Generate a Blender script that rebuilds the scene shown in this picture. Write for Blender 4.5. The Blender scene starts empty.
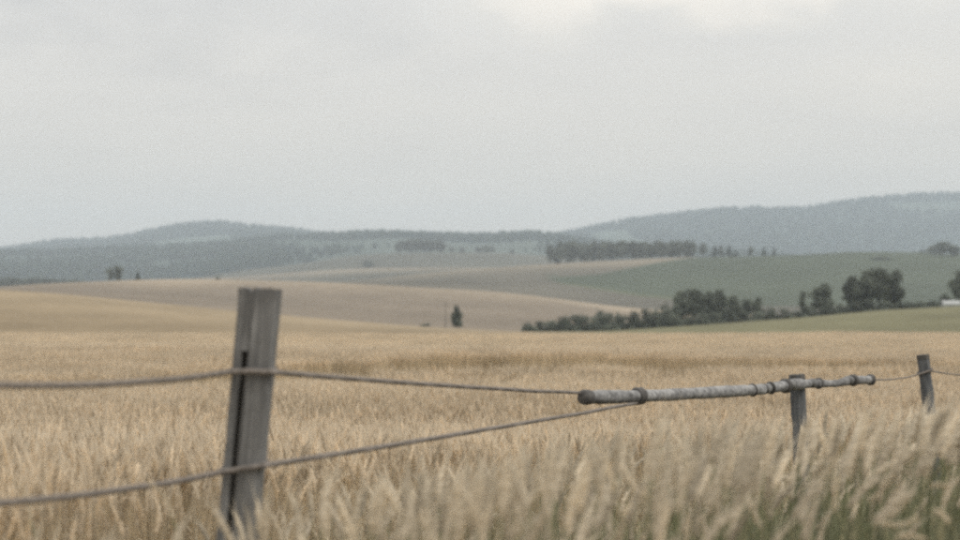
import bpy, math, random
import numpy as np
from mathutils import Vector, Matrix

rng = np.random.default_rng(7)
random.seed(7)
scene = bpy.context.scene
COL = scene.collection

# ------------------------------------------------------------------ camera
EYE = 1.45            # camera height above the ground it stands on
FPX = 1333.333        # focal length in units of 1/960 of the frame width (50 mm lens)
HOR = 285.0           # height of the true horizon in a 960 x 540 frame
cam = bpy.data.cameras.new('camera')
cam.lens = 50.0
cam.sensor_width = 36.0
cam.shift_y = (HOR - 270.0) / 960.0
cam.clip_start = 0.05
cam.clip_end = 40000.0
cam.dof.use_dof = True
cam.dof.focus_distance = 7.6
cam.dof.aperture_fstop = 2.15
cam_ob = bpy.data.objects.new('camera', cam)
cam_ob.location = (0, 0, EYE)
cam_ob.rotation_euler = (math.radians(90), 0, 0)
COL.objects.link(cam_ob)
scene.camera = cam_ob

# ------------------------------------------------------------------ sky
SUN_EL, SUN_AZ = math.radians(52), math.radians(115)   # azimuth clockwise from +Y: right, a little behind the camera
world = bpy.data.worlds.new('World')
scene.world = world
world.use_nodes = True
nt = world.node_tree
nt.nodes.clear()
def N(tree, kind, **kw):
    n = tree.nodes.new(kind)
    for k, v in kw.items():
        setattr(n, k, v)
    return n
def L(tree, a, b):
    tree.links.new(a, b)
def math_node(tree, op, a=None, b=None, clamp=False):
    n = tree.nodes.new('ShaderNodeMath'); n.operation = op; n.use_clamp = clamp
    for i, v in enumerate((a, b)):
        if v is None: continue
        if isinstance(v, (int, float)): n.inputs[i].default_value = v
        else: tree.links.new(v, n.inputs[i])
    return n.outputs[0]
def ramp_node(tree, fac, stops):
    n = tree.nodes.new('ShaderNodeValToRGB')
    e = n.color_ramp.elements
    while len(e) < len(stops): e.new(0.5)
    for el, (p, c) in zip(e, stops):
        el.position = p; el.color = (*c, 1)
    tree.links.new(fac, n.inputs[0])
    return n.outputs[0]
def mix_col(tree, fac, a, b, mode='MIX'):
    n = tree.nodes.new('ShaderNodeMix'); n.data_type = 'RGBA'; n.blend_type = mode
    for sock, v in ((n.inputs[0], fac), (n.inputs[6], a), (n.inputs[7], b)):
        if isinstance(v, (int, float)): sock.default_value = v
        elif isinstance(v, tuple): sock.default_value = (*v, 1)
        else: tree.links.new(v, sock)
    return n.outputs[2]

sky = N(nt, 'ShaderNodeTexSky', sky_type='NISHITA', sun_disc=False, sun_elevation=SUN_EL, sun_rotation=SUN_AZ)
tc = N(nt, 'ShaderNodeTexCoord')
sep = N(nt, 'ShaderNodeSeparateXYZ'); L(nt, tc.outputs['Generated'], sep.inputs[0])
zc = math_node(nt, 'MAXIMUM', sep.outputs['Z'], 0.0)
den = math_node(nt, 'ADD', zc, 0.10)
cx = math_node(nt, 'DIVIDE', sep.outputs['X'], den)
cy = math_node(nt, 'DIVIDE', sep.outputs['Y'], den)
comb = N(nt, 'ShaderNodeCombineXYZ'); L(nt, cx, comb.inputs[0]); L(nt, cy, comb.inputs[1])
n1 = N(nt, 'ShaderNodeTexNoise'); n1.inputs['Scale'].default_value = 1.1; n1.inputs['Detail'].default_value = 7; n1.inputs['Roughness'].default_value = 0.6
L(nt, comb.outputs[0], n1.inputs['Vector'])
n2 = N(nt, 'ShaderNodeTexNoise'); n2.inputs['Scale'].default_value = 0.3; n2.inputs['Detail'].default_value = 3
L(nt, comb.outputs[0], n2.inputs['Vector'])
n3 = N(nt, 'ShaderNodeTexNoise'); n3.inputs['Scale'].default_value = 14.0; n3.inputs['Detail'].default_value = 5
mp3 = N(nt, 'ShaderNodeMapping'); mp3.inputs['Scale'].default_value = (1, 1, 2.2)
L(nt, tc.outputs['Generated'], mp3.inputs['Vector']); L(nt, mp3.outputs[0], n3.inputs['Vector'])
nsum = math_node(nt, 'ADD', math_node(nt, 'MULTIPLY', n1.outputs[0], 0.5), math_node(nt, 'MULTIPLY', n2.outputs[0], 0.5))
def cloud_bank(az, el, rad, amount):
    """a soft-edged thicker or thinner bank in the cloud cover, broken up by noise"""
    c = Vector((math.sin(math.radians(az)) * math.cos(math.radians(el)), math.cos(math.radians(az)) * math.cos(math.radians(el)), math.sin(math.radians(el))))
    sub = N(nt, 'ShaderNodeVectorMath', operation='SUBTRACT'); L(nt, tc.outputs['Generated'], sub.inputs[0]); sub.inputs[1].default_value = c
    mul = N(nt, 'ShaderNodeVectorMath', operation='MULTIPLY'); L(nt, sub.outputs[0], mul.inputs[0]); mul.inputs[1].default_value = (1, 1, 3.0)
    ln = N(nt, 'ShaderNodeVectorMath', operation='LENGTH'); L(nt, mul.outputs[0], ln.inputs[0])
    f = math_node(nt, 'ADD', math_node(nt, 'SUBTRACT', 1.0, math_node(nt, 'DIVIDE', ln.outputs['Value'], rad)), math_node(nt, 'MULTIPLY', math_node(nt, 'SUBTRACT', n3.outputs[0], 0.5), 1.6))
    f = math_node(nt, 'SMOOTH_MIN', math_node(nt, 'MAXIMUM', f, 0.0), 1.0)
    return math_node(nt, 'MULTIPLY', f, amount)
SKY_K = 10.0
banks = None
for args in ((-13, 13.0, 0.26, -0.10), (10.8, 12.4, 0.10, 0.17), (2.6, 12.1, 0.10, 0.14), (18, 12.2, 0.07, 0.09), (17.5, 8.0, 0.09, 0.06), (-30, 14, 0.3, -0.06), (34, 16, 0.3, 0.06)):
    bk = cloud_bank(*args)
    banks = bk if banks is None else math_node(nt, 'ADD', banks, bk)
nsum = math_node(nt, 'ADD', math_node(nt, 'ADD', math_node(nt, 'MULTIPLY', math_node(nt, 'SUBTRACT', nsum, 0.5), 0.30), 0.5), banks)
cloud = ramp_node(nt, nsum, [(0.40, (0.495, 0.494, 0.486)), (0.50, (0.605, 0.596, 0.572)), (0.55, (0.635, 0.621, 0.586)), (0.64, (0.77, 0.73, 0.665))])
# an overcast sky brightens towards the zenith
grad = math_node(nt, 'ADD', math_node(nt, 'MULTIPLY', zc, 1.8), 1.0)
gcol = N(nt, 'ShaderNodeCombineXYZ')
low = math_node(nt, 'SUBTRACT', 1.0, math_node(nt, 'MULTIPLY', zc, 4.0), True)       # 1 at the horizon, 0 above 15 degrees: thin warm air
for i, wv in enumerate((0.22, 0.13, 0.02)):
    L(nt, math_node(nt, 'MULTIPLY', math_node(nt, 'MULTIPLY', grad, math_node(nt, 'ADD', math_node(nt, 'MULTIPLY', low, wv), 1.0)), SKY_K), gcol.inputs[i])
cloud = mix_col(nt, 1.0, cloud, gcol.outputs[0], 'MULTIPLY')
sky_mix = mix_col(nt, 0.93, sky.outputs[0], cloud)
bg = N(nt, 'ShaderNodeBackground'); bg.inputs['Strength'].default_value = 0.1
L(nt, sky_mix, bg.inputs['Color'])
wo = N(nt, 'ShaderNodeOutputWorld'); L(nt, bg.outputs[0], wo.inputs['Surface'])

# ------------------------------------------------------------------ sun behind cloud
sun = bpy.data.lights.new('sun', 'SUN')
sun.energy = 1.4
sun.angle = math.radians(18)
sun.color = (1.0, 0.95, 0.88)
sun_ob = bpy.data.objects.new('sun', sun)
sd = Vector((math.sin(SUN_AZ) * math.cos(SUN_EL), math.cos(SUN_AZ) * math.cos(SUN_EL), math.sin(SUN_EL)))
sun_ob.rotation_euler = sd.to_track_quat('Z', 'Y').to_euler()
sun_ob.location = sd * 50
COL.objects.link(sun_ob)

# ------------------------------------------------------------------ exposure and renderer
vs = scene.view_settings
vs.view_transform = 'Standard'; vs.look = 'None'; vs.gamma = 1.0; vs.exposure = -0.04
vs.use_curve_mapping = False
scene.render.engine = 'CYCLES'
cy_ = scene.cycles
cy_.max_bounces = 6; cy_.diffuse_bounces = 4; cy_.glossy_bounces = 2; cy_.transmission_bounces = 4
cy_.volume_bounces = 1; cy_.transparent_max_bounces = 8
cy_.use_denoising = False
cy_.caustics_reflective = False; cy_.caustics_refractive = False
scene.render.filter_size = 2.6
cy_.filter_width = 2.6

# ================================================================== helpers
def tag(o, label=None, cat=None, group=None, kind=None):
    if label: o['label'] = label
    if cat: o['category'] = cat
    if group: o['group'] = group
    if kind: o['kind'] = kind
    return o
def empty(name, loc, rz=0.0, scale=(1, 1, 1)):
    o = bpy.data.objects.new(name, None)
    o.location = loc; o.rotation_euler = (0, 0, rz); o.scale = scale
    o.empty_display_size = 0.2
    COL.objects.link(o)
    return o
def link(name, me, parent=None, m=None):
    if m is not None and not me.materials: me.materials.append(m)
    o = bpy.data.objects.new(name, me)
    COL.objects.link(o)
    o.parent = parent
    return o
def mesh_from(name, verts, faces, smooth=False, colors=None):
    me = bpy.data.meshes.new(name)
    me.from_pydata([tuple(map(float, v)) for v in verts], [], faces)
    if smooth: me.polygons.foreach_set('use_smooth', [True] * len(me.polygons))
    if colors is not None:
        a = me.color_attributes.new('tint', 'FLOAT_COLOR', 'POINT')
        c = np.ones((len(verts), 4), np.float32); c[:, :3] = np.asarray(colors, np.float32).reshape(len(verts), -1)
        a.data.foreach_set('color', c.ravel())
    me.update()
    return me
def mesh_tris(name, V, F, colors=None, smooth=False):
    """fast mesh from numpy arrays; F is (n, 3) or (n, 4)"""
    me = bpy.data.meshes.new(name)
    V = np.asarray(V, np.float32); F = np.asarray(F, np.int32)
    k = F.shape[1]
    me.vertices.add(len(V)); me.vertices.foreach_set('co', V.ravel())
    me.loops.add(F.size); me.loops.foreach_set('vertex_index', F.ravel())
    me.polygons.add(len(F))
    me.polygons.foreach_set('loop_start', np.arange(0, F.size, k, dtype=np.int32))
    me.polygons.foreach_set('use_smooth', np.full(len(F), smooth))
    if colors is not None:
        a = me.color_attributes.new('tint', 'FLOAT_COLOR', 'POINT')
        c = np.ones((len(V), 4), np.float32); c[:, :3] = colors
        a.data.foreach_set('color', c.ravel())
    me.update(calc_edges=True)
    me.validate()
    return me
def P(px, py, d):
    """the point at depth d that lies in direction (px, py) of a 960 x 540 frame"""
    return Vector(((px - 480.0) / FPX * d, d, EYE + (HOR - py) / FPX * d))
def smooth01(a, b, x):
    t = np.clip((x - a) / (b - a), 0, 1)
    return t * t * (3 - 2 * t)
class ValueNoise:
    def __init__(self, seed):
        self.t = np.random.default_rng(seed).random((256, 256))
    def __call__(self, x, y):
        x = np.asarray(x, float); y = np.asarray(y, float)
        xi = np.floor(x).astype(int); yi = np.floor(y).astype(int)
        fx = x - xi; fy = y - yi
        fx = fx * fx * (3 - 2 * fx); fy = fy * fy * (3 - 2 * fy)
        t = self.t
        a = t[xi & 255, yi & 255]; b = t[(xi + 1) & 255, yi & 255]
        c = t[xi & 255, (yi + 1) & 255]; d = t[(xi + 1) & 255, (yi + 1) & 255]
        return (a * (1 - fx) + b * fx) * (1 - fy) + (c * (1 - fx) + d * fx) * fy
VN = [ValueNoise(s) for s in (11, 12, 13, 14)]

# ------------------------------------------------------------------ materials
def new_mat(name):
    m = bpy.data.materials.new(name); m.use_nodes = True
    t = m.node_tree; t.nodes.clear()
    return m, t
def leaf_mat(name, base, var=0.25, transl=0.35, inst=True, attr='tint'):
    """diffuse + translucent; colour = vertex tint x base, varied per instance"""
    m, t = new_mat(name)
    at = N(t, 'ShaderNodeAttribute', attribute_name=attr)
    c = mix_col(t, 1.0, at.outputs['Color'], base, 'MULTIPLY')
    if inst:
        oi = N(t, 'ShaderNodeObjectInfo')
        hv = N(t, 'ShaderNodeHueSaturation')
        L(t, math_node(t, 'ADD', math_node(t, 'MULTIPLY', oi.outputs['Random'], 2 * var), 1 - var), hv.inputs['Value'])
        L(t, c, hv.inputs['Color']); c = hv.outputs[0]
    d = N(t, 'ShaderNodeBsdfDiffuse'); L(t, c, d.inputs[0])
    r = N(t, 'ShaderNodeBsdfTranslucent'); L(t, c, r.inputs[0])
    mx = N(t, 'ShaderNodeMixShader'); mx.inputs[0].default_value = transl
    L(t, d.outputs[0], mx.inputs[1]); L(t, r.outputs[0], mx.inputs[2])
    o = N(t, 'ShaderNodeOutputMaterial'); L(t, mx.outputs[0], o.inputs[0])
    return m
def terrain_mat(name, fine=1.0, amp=0.18, bump=0.3, bumpd=0.2):
    """vertex field colour with patchy growth and fine grain in world metres"""
    m, t = new_mat(name)
    at = N(t, 'ShaderNodeAttribute', attribute_name='tint')
    tc = N(t, 'ShaderNodeTexCoord')
    a = N(t, 'ShaderNodeTexNoise'); a.inputs['Scale'].default_value = 0.02 * fine; a.inputs['Detail'].default_value = 8; a.inputs['Roughness'].default_value = 0.6
    b = N(t, 'ShaderNodeTexNoise'); b.inputs['Scale'].default_value = 0.35 * fine; b.inputs['Detail'].default_value = 6; b.inputs['Roughness'].default_value = 0.7
    L(t, tc.outputs['Object'], a.inputs['Vector']); L(t, tc.outputs['Object'], b.inputs['Vector'])
    s = math_node(t, 'ADD', math_node(t, 'MULTIPLY', a.outputs[0], 1.2), math_node(t, 'MULTIPLY', b.outputs[0], 0.9))
    s = math_node(t, 'ADD', math_node(t, 'MULTIPLY', math_node(t, 'SUBTRACT', s, 1.05), amp * 4), 1.0)
    hv = N(t, 'ShaderNodeHueSaturation'); L(t, s, hv.inputs['Value']); L(t, at.outputs['Color'], hv.inputs['Color'])
    p = N(t, 'ShaderNodeBsdfPrincipled'); L(t, hv.outputs[0], p.inputs['Base Color'])
    p.inputs['Roughness'].default_value = 0.95; p.inputs['Specular IOR Level'].default_value = 0.1
    bp = N(t, 'ShaderNodeBump'); bp.inputs['Strength'].default_value = bump; bp.inputs['Distance'].default_value = bumpd
    L(t, b.outputs[0], bp.inputs['Height']); L(t, bp.outputs[0], p.inputs['Normal'])
    o = N(t, 'ShaderNodeOutputMaterial'); L(t, p.outputs[0], o.inputs[0])
    return m
def wood_mat(name, dark, mid, pale, along=(60, 60, 4), bump=0.5):
    m, t = new_mat(name)
    tc = N(t, 'ShaderNodeTexCoord')
    mp = N(t, 'ShaderNodeMapping'); mp.inputs['Scale'].default_value = along
    L(t, tc.outputs['Object'], mp.inputs['Vector'])
    a = N(t, 'ShaderNodeTexNoise'); a.inputs['Scale'].default_value = 1.0; a.inputs['Detail'].default_value = 7; a.inputs['Roughness'].default_value = 0.65
    L(t, mp.outputs[0], a.inputs['Vector'])
    b = N(t, 'ShaderNodeTexNoise'); b.inputs['Scale'].default_value = 9.0; b.inputs['Detail'].default_value = 4
    L(t, tc.outputs['Object'], b.inputs['Vector'])
    f = math_node(t, 'ADD', math_node(t, 'MULTIPLY', a.outputs[0], 0.65), math_node(t, 'MULTIPLY', b.outputs[0], 0.35))
    c = ramp_node(t, f, [(0.33, dark), (0.50, mid), (0.66, pale)])
    p = N(t, 'ShaderNodeBsdfPrincipled'); L(t, c, p.inputs['Base Color']); p.inputs['Roughness'].default_value = 0.85
    p.inputs['Specular IOR Level'].default_value = 0.25
    bp = N(t, 'ShaderNodeBump'); bp.inputs['Strength'].default_value = bump; bp.inputs['Distance'].default_value = 0.006
    L(t, a.outputs[0], bp.inputs['Height']); L(t, bp.outputs[0], p.inputs['Normal'])
    o = N(t, 'ShaderNodeOutputMaterial'); L(t, p.outputs[0], o.inputs[0])
    return m
def plain_mat(name, col, rough=0.7, noise=0.2, scale=20, metal=0.0):
    m, t = new_mat(name)
    tc = N(t, 'ShaderNodeTexCoord')
    a = N(t, 'ShaderNodeTexNoise'); a.inputs['Scale'].default_value = scale; a.inputs['Detail'].default_value = 5
    L(t, tc.outputs['Object'], a.inputs['Vector'])
    lo = tuple(c * (1 - noise) for c in col); hi = tuple(min(1, c * (1 + noise)) for c in col)
    c = ramp_node(t, a.outputs[0], [(0.35, lo), (0.65, hi)])
    p = N(t, 'ShaderNodeBsdfPrincipled'); L(t, c, p.inputs['Base Color']); p.inputs['Roughness'].default_value = rough
    p.inputs['Metallic'].default_value = metal
    o = N(t, 'ShaderNodeOutputMaterial'); L(t, p.outputs[0], o.inputs[0])
    return m

M_near = terrain_mat('field_soil', 6.0, 0.15, 0.6, 0.1)
M_field = terrain_mat('field_cover', 2.5, 0.19, 0.6, 0.3)
M_far = terrain_mat('hill_cover', 0.4, 0.22, 0.5, 1.0)
M_wheat = leaf_mat('ripe_wheat', (1, 1, 1), 0.10, 0.48)
M_grass = leaf_mat('verge_grass', (1, 1, 1), 0.18, 0.35)
M_leaf = leaf_mat('tree_leaves', (1, 1, 1), 0.2, 0.5)
M_forest = leaf_mat('forest_leaves', (1, 1, 1), 0.0, 0.15, inst=False)
M_bark = wood_mat('bark', (0.03, 0.025, 0.02), (0.06, 0.05, 0.04), (0.10, 0.085, 0.07), (3, 3, 0.6))
M_post = wood_mat('weathered_post', (0.085, 0.084, 0.082), (0.158, 0.156, 0.152), (0.30, 0.296, 0.288), (110, 110, 3))
M_post_dark = wood_mat('dark_post_wood', (0.045, 0.042, 0.038), (0.085, 0.08, 0.072), (0.14, 0.13, 0.12))
M_post_blue = wood_mat('grey_post', (0.06, 0.063, 0.067), (0.115, 0.12, 0.125), (0.19, 0.195, 0.2))
M_rail = wood_mat('bleached_pole', (0.075, 0.073, 0.071), (0.21, 0.208, 0.206), (0.42, 0.415, 0.405), (9, 45, 45), 0.6)
M_wire = plain_mat('dull_cable', (0.175, 0.152, 0.133), 0.85, 0.25, 60)
M_ring = plain_mat('dark_binding', (0.085, 0.08, 0.075), 0.75, 0.3, 60)

# ================================================================== terrain
def prof(pts):
    xs = np.array([p[0] for p in pts], float); ys = np.array([p[1] for p in pts], float)
    xx = np.arange(xs[0], xs[-1] + 1, 4.0)
    yy = np.interp(xx, xs, ys)
    k = np.exp(-0.5 * (np.arange(-8, 9) / 3.0) ** 2); k /= k.sum()
    yp = np.convolve(np.pad(yy, 8, mode='edge'), k, 'valid')
    return lambda px: np.interp(px, xx, yp)
yA = prof([(-900, 262), (-300, 274), (0, 289.5), (60, 294), (120, 300), (240, 312), (340, 321.5), (430, 328), (520, 332), (600, 331.5), (700, 326), (800, 319), (880, 311), (960, 306.5), (1200, 297), (1900, 285)])
yC = prof([(-900, 300), (-300, 292), (0, 287), (40, 284), (100, 281.5), (150, 279.5), (200, 279), (240, 280), (308, 281.5), (390, 285.5), (420, 287.5), (460, 289.5), (488, 291), (528, 295), (569, 300.5), (610, 306), (640, 309), (720, 314), (960, 318), (1200, 320), (1900, 322)])
yD = prof([(-900, 300), (-300, 296), (0, 293), (200, 288), (300, 285), (373, 279.5), (417, 274.5), (460, 270.5), (528, 265.6), (583, 262.5), (640, 259.3), (680, 257.6), (740, 257), (800, 255), (850, 252), (900, 252), (960, 255), (1200, 262), (1900, 270)])
yJ = prof([(-900, 300), (-300, 292), (100, 284), (216, 278), (281, 273.5), (330, 270), (373, 268), (460, 267.5), (520, 268), (600, 270), (1900, 275)])
yE = prof([(-900, 298), (-300, 292), (150, 284), (216, 275), (240, 270.5), (308, 263.5), (335, 257.5), (390, 253.5), (444, 253), (500, 253), (560, 257), (620, 262), (700, 266), (1200, 272), (1900, 276)])
yG = prof([(-900, 262), (-300, 258), (0, 256), (100, 253), (160, 251.5), (210, 248), (260, 244), (300, 239.5), (340, 236), (380, 235), (430, 237), (480, 238), (520, 237), (560, 240), (600, 245), (660, 251), (740, 257), (850, 264), (1200, 268), (1900, 268)])
yH = prof([(-900, 250), (-300, 258), (0, 252.5), (30, 250), (45, 245), (80, 242), (105, 242), (130, 237), (160, 231), (190, 227), (215, 227), (250, 230), (290, 235), (320, 239), (400, 248), (470, 249), (540, 241), (580, 233), (620, 223.5), (660, 218.5), (700, 214), (740, 212), (780, 213), (810, 212), (850, 203.5), (900, 198), (960, 196), (1200, 192), (1900, 200)])
DIST_A, DIST_C, DIST_D, DIST_E, DIST_G, DIST_H = 260., 750., 1400., 2200., 3400., 5200.
# controls along the depth: (distance, function of px -> frame height) or fixed height below the eye
CTRL = [(-40, -1.45), (0, -1.45), (3.5, -1.42), (6, -1.54), (10, -1.88), (16, -2.15), (24, -2.38), (33, -2.56), (50, -3.12), (80, -3.98), (112, -4.85), (150, -7.4),
        (205, lambda q: 0.5 * yA(q) + 0.5 * 343), (DIST_A, yA), (345, lambda q: yA(q) + 2.5), (440, lambda q: yA(q) + 5),
        (600, lambda q: 0.55 * yC(q) + 0.45 * (yA(q) + 3)), (DIST_C, yC), (860, lambda q: yC(q) + 2.5),
        (1100, lambda q: 0.5 * yC(q) + 0.5 * yD(q)), (DIST_D, yD), (1500, lambda q: yD(q) + 3),
        (1610, lambda q: 0.5 * np.maximum(yD(q), yJ(q)) + 0.5 * yJ(q) + 2.5), (1750, yJ), (1870, lambda q: yJ(q) + 2.5), (2010, lambda q: 0.5 * yJ(q) + 0.5 * yE(q) + 1.5), (DIST_E, yE), (2370, lambda q: yE(q) + 2.5),
        (2700, lambda q: 0.62 * (np.minimum(yE(q), 280)) + 0.38 * yG(q)), (DIST_G, yG), (3700, lambda q: yG(q) + 4),
        (4300, lambda q: 0.5 * yG(q) + 0.5 * yH(q) + 2), (DIST_H, yH), (5800, lambda q: yH(q) + 14), (7000, lambda q: 0 * q + 292)]
CD = np.array([c[0] for c in CTRL], float)
def pchip(xc, yc, x):
    """monotone cubic; xc (M,), yc (M, n), x (n,)"""
    h = np.diff(xc)[:, None]; dl = np.diff(yc, axis=0) / h
    m = np.zeros_like(yc)
    w1 = 2 * h[1:] + h[:-1]; w2 = h[1:] + 2 * h[:-1]
    ok = dl[:-1] * dl[1:] > 0
    a = np.where(ok, dl[:-1], 1.0); b = np.where(ok, dl[1:], 1.0)
    m[1:-1] = np.where(ok, (w1 + w2) / (w1 / a + w2 / b), 0.0)
    m[0] = dl[0]; m[-1] = dl[-1]
    i = np.clip(np.searchsorted(xc, x, 'right') - 1, 0, len(xc) - 2)
    j = np.arange(yc.shape[1])
    hh = xc[i + 1] - xc[i]; t = (x - xc[i]) / hh
    y0, y1, m0, m1 = yc[i, j], yc[i + 1, j], m[i, j], m[i + 1, j]
    return (2*t**3 - 3*t**2 + 1) * y0 + (t**3 - 2*t**2 + t) * hh * m0 + (-2*t**3 + 3*t**2) * y1 + (t**3 - t**2) * hh * m1
def frame_x(x, y):
    return np.clip(480 + FPX * x / np.maximum(y, 20.0), -890, 1890)
def ground_z(x, y):
    x = np.atleast_1d(np.asarray(x, float)); y = np.atleast_1d(np.asarray(y, float))
    q = frame_x(x, y)
    cols = []
    for d, f in CTRL:
        cols.append(np.full(len(q), f) if not callable(f) else -(f(q) - HOR) / FPX * d)
    z = pchip(CD, np.array(cols), np.clip(y, -40, 7000)) + EYE
    z = z + 0.22 * (VN[0](x * 0.06, y * 0.06) - 0.5) * smooth01(5, 20, y) * (1 - smooth01(100, 150, y))
    # low bank of the verge, right of the camera
    z = z + 0.12 * smooth01(0.0, 1.1, x) * smooth01(0.6, 1.6, y) * (1 - smooth01(3.8, 5.6, y))
    # uneven forested slopes
    z = z + 14 * (VN[1](x * 0.006, y * 0.004) - 0.5) * smooth01(2400, 3000, y) * (1 - smooth01(3300, 3400, y))
    z = z + 26 * (VN[1](x * 0.003 + 9, y * 0.002) - 0.5) * smooth01(3800, 4300, y) * (1 - smooth01(4900, 5150, y))
    return z
def zg(x, y):
    return float(ground_z(x, y)[0])

# field colours (linear); sunlit crests and darker slopes are painted in
C_SOIL = (0.27, 0.22, 0.15); C_GOLD = (0.235, 0.183, 0.117); C_PAST = (0.165, 0.155, 0.092)
C_TAUPE = (0.190, 0.155, 0.117); C_TAUPE_LIT = (0.295, 0.24, 0.175); C_GREEN = (0.064, 0.077, 0.050); C_MEAD = (0.088, 0.086, 0.066); C_FOREST = (0.04, 0.06, 0.052)
def field_colour(x, y):
    q = frame_x(x, y)
    c = np.zeros((len(x), 3))
    def put(w, col):
        nonlocal c
        w = np.clip(w, 0, 1)[:, None]; c = c * (1 - w) + np.array(col) * w
    put(np.ones(len(x)), C_SOIL)
    put(smooth01(118, 130, y), C_GOLD)
    put(smooth01(190, 255, y), (0.285, 0.226, 0.15))  # lighter upper slope, its lighting painted into the colour
    put(smooth01(118, 130, y) * smooth01(500, 620, q + 40 * (VN[2](y * .05, q * .01) - .5)), C_PAST)
    put(smooth01(300, 320, y), (0.12, 0.14, 0.075))
    put(smooth01(400, 440, y), C_TAUPE)
    put(smooth01(610, 745, y + 60 * (VN[2](q * .012, y * .01) - .5)), C_TAUPE_LIT)  # sunlit crest painted into the stubble colour
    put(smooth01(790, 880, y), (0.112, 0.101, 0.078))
    put(smooth01(1180, 1390, y + 70 * (VN[2](q * .012 + 7, y * .01) - .5)), (0.245, 0.205, 0.15))  # lit crest of the crop hill, brightened in the colour
    # green crop on the right hand hill, its edge running up the slope
    dpx = np.interp(q, [520, 560, 600, 640, 680, 720, 1900], [1290, 1160, 1190, 1260, 1330, 1420, 1420])
    dlo = np.interp(q, [520, 560, 640, 760, 900, 1900], [1150, 1080, 1010, 960, 960, 960])
    put(smooth01(540, 562, q) * smooth01(-12, 12, dpx - y) * smooth01(-15, 15, y - dlo), C_GREEN)
    put(smooth01(715, 745, q) * smooth01(1330, 1345, y), C_GREEN)
    put(smooth01(556, 566, q) * (1 - smooth01(680, 720, q)) * np.exp(-((y - dlo) / 9.0) ** 2), (0.09, 0.10, 0.055))
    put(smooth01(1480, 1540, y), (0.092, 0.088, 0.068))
    put(smooth01(1610, 1740, y), (0.225, 0.19, 0.142))  # lit line along the next crest, also painted
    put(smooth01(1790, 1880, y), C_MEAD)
    put(smooth01(2140, 2200, y), (0.16, 0.14, 0.105))  # meadow hill crest painted brighter, as if sunlit
    put(smooth01(2300, 2370, y), (0.07, 0.095, 0.07))
    pm = smooth01(0.62, 0.70, VN[3](x * 0.0045, y * 0.0035))
    put(smooth01(2400, 2500, y) * (1 - 0.4 * pm * (1 - smooth01(3100, 3300, y))), C_FOREST)
    put(smooth01(2370, 2420, y) * (1 - smooth01(2900, 3050, y)) * smooth01(230, 400, q) * (1 - smooth01(520, 600, q)), (0.076, 0.096, 0.080))
    put(smooth01(3700, 3900, y) * pm * (1 - smooth01(4800, 5000, y)), (0.075, 0.10, 0.08))
    return c

def levels(*segs):
    out = []
    for a, b, n in segs: out += list(np.linspace(a, b, n, endpoint=False))
    return out
S = np.unique(np.concatenate([np.linspace(-0.9, -0.42, 40), np.linspace(-0.42, 0.42, 300), np.linspace(0.42, 0.9, 40)]))
BANDS = [('field', levels((-28, 0, 10), (0, 12, 40), (12, 60, 60), (60, 150, 50)) + [150.0], M_near),
         ('field_slope', levels((150, 345, 60)) + [345.0], M_field),
         ('stubble_hill', levels((345, 860, 60)) + [860.0], M_far),
         ('crop_hill', levels((860, 1600, 110)) + [1600.0], M_far),
         ('meadow_hill', levels((1600, 2370, 60)) + [2370.0], M_far),
         ('wooded_hill', levels((2370, 3700, 44)) + [3700.0], M_far),
         ('far_hill', levels((3700, 5400, 50), (5400, 7000, 12)) + [7000.0], M_far)]
for name, ys, m in BANDS:
    ys = np.array(ys)
    gx = (S[None, :] * (ys[:, None] + 30.0)); gy = np.repeat(ys[:, None], len(S), 1)
    x, y = gx.ravel(), gy.ravel()
    z = ground_z(x, y)
    V = np.stack([x, y, z], 1)
    ns, nr = len(S), len(ys)
    i = (np.arange(nr - 1)[:, None] * ns + np.arange(ns - 1)[None, :]).ravel()
    F = np.stack([i, i + 1, i + ns + 1, i + ns], 1)
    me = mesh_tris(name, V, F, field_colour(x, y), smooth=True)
    tag(link(name, me, None, m), kind='structure')

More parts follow.
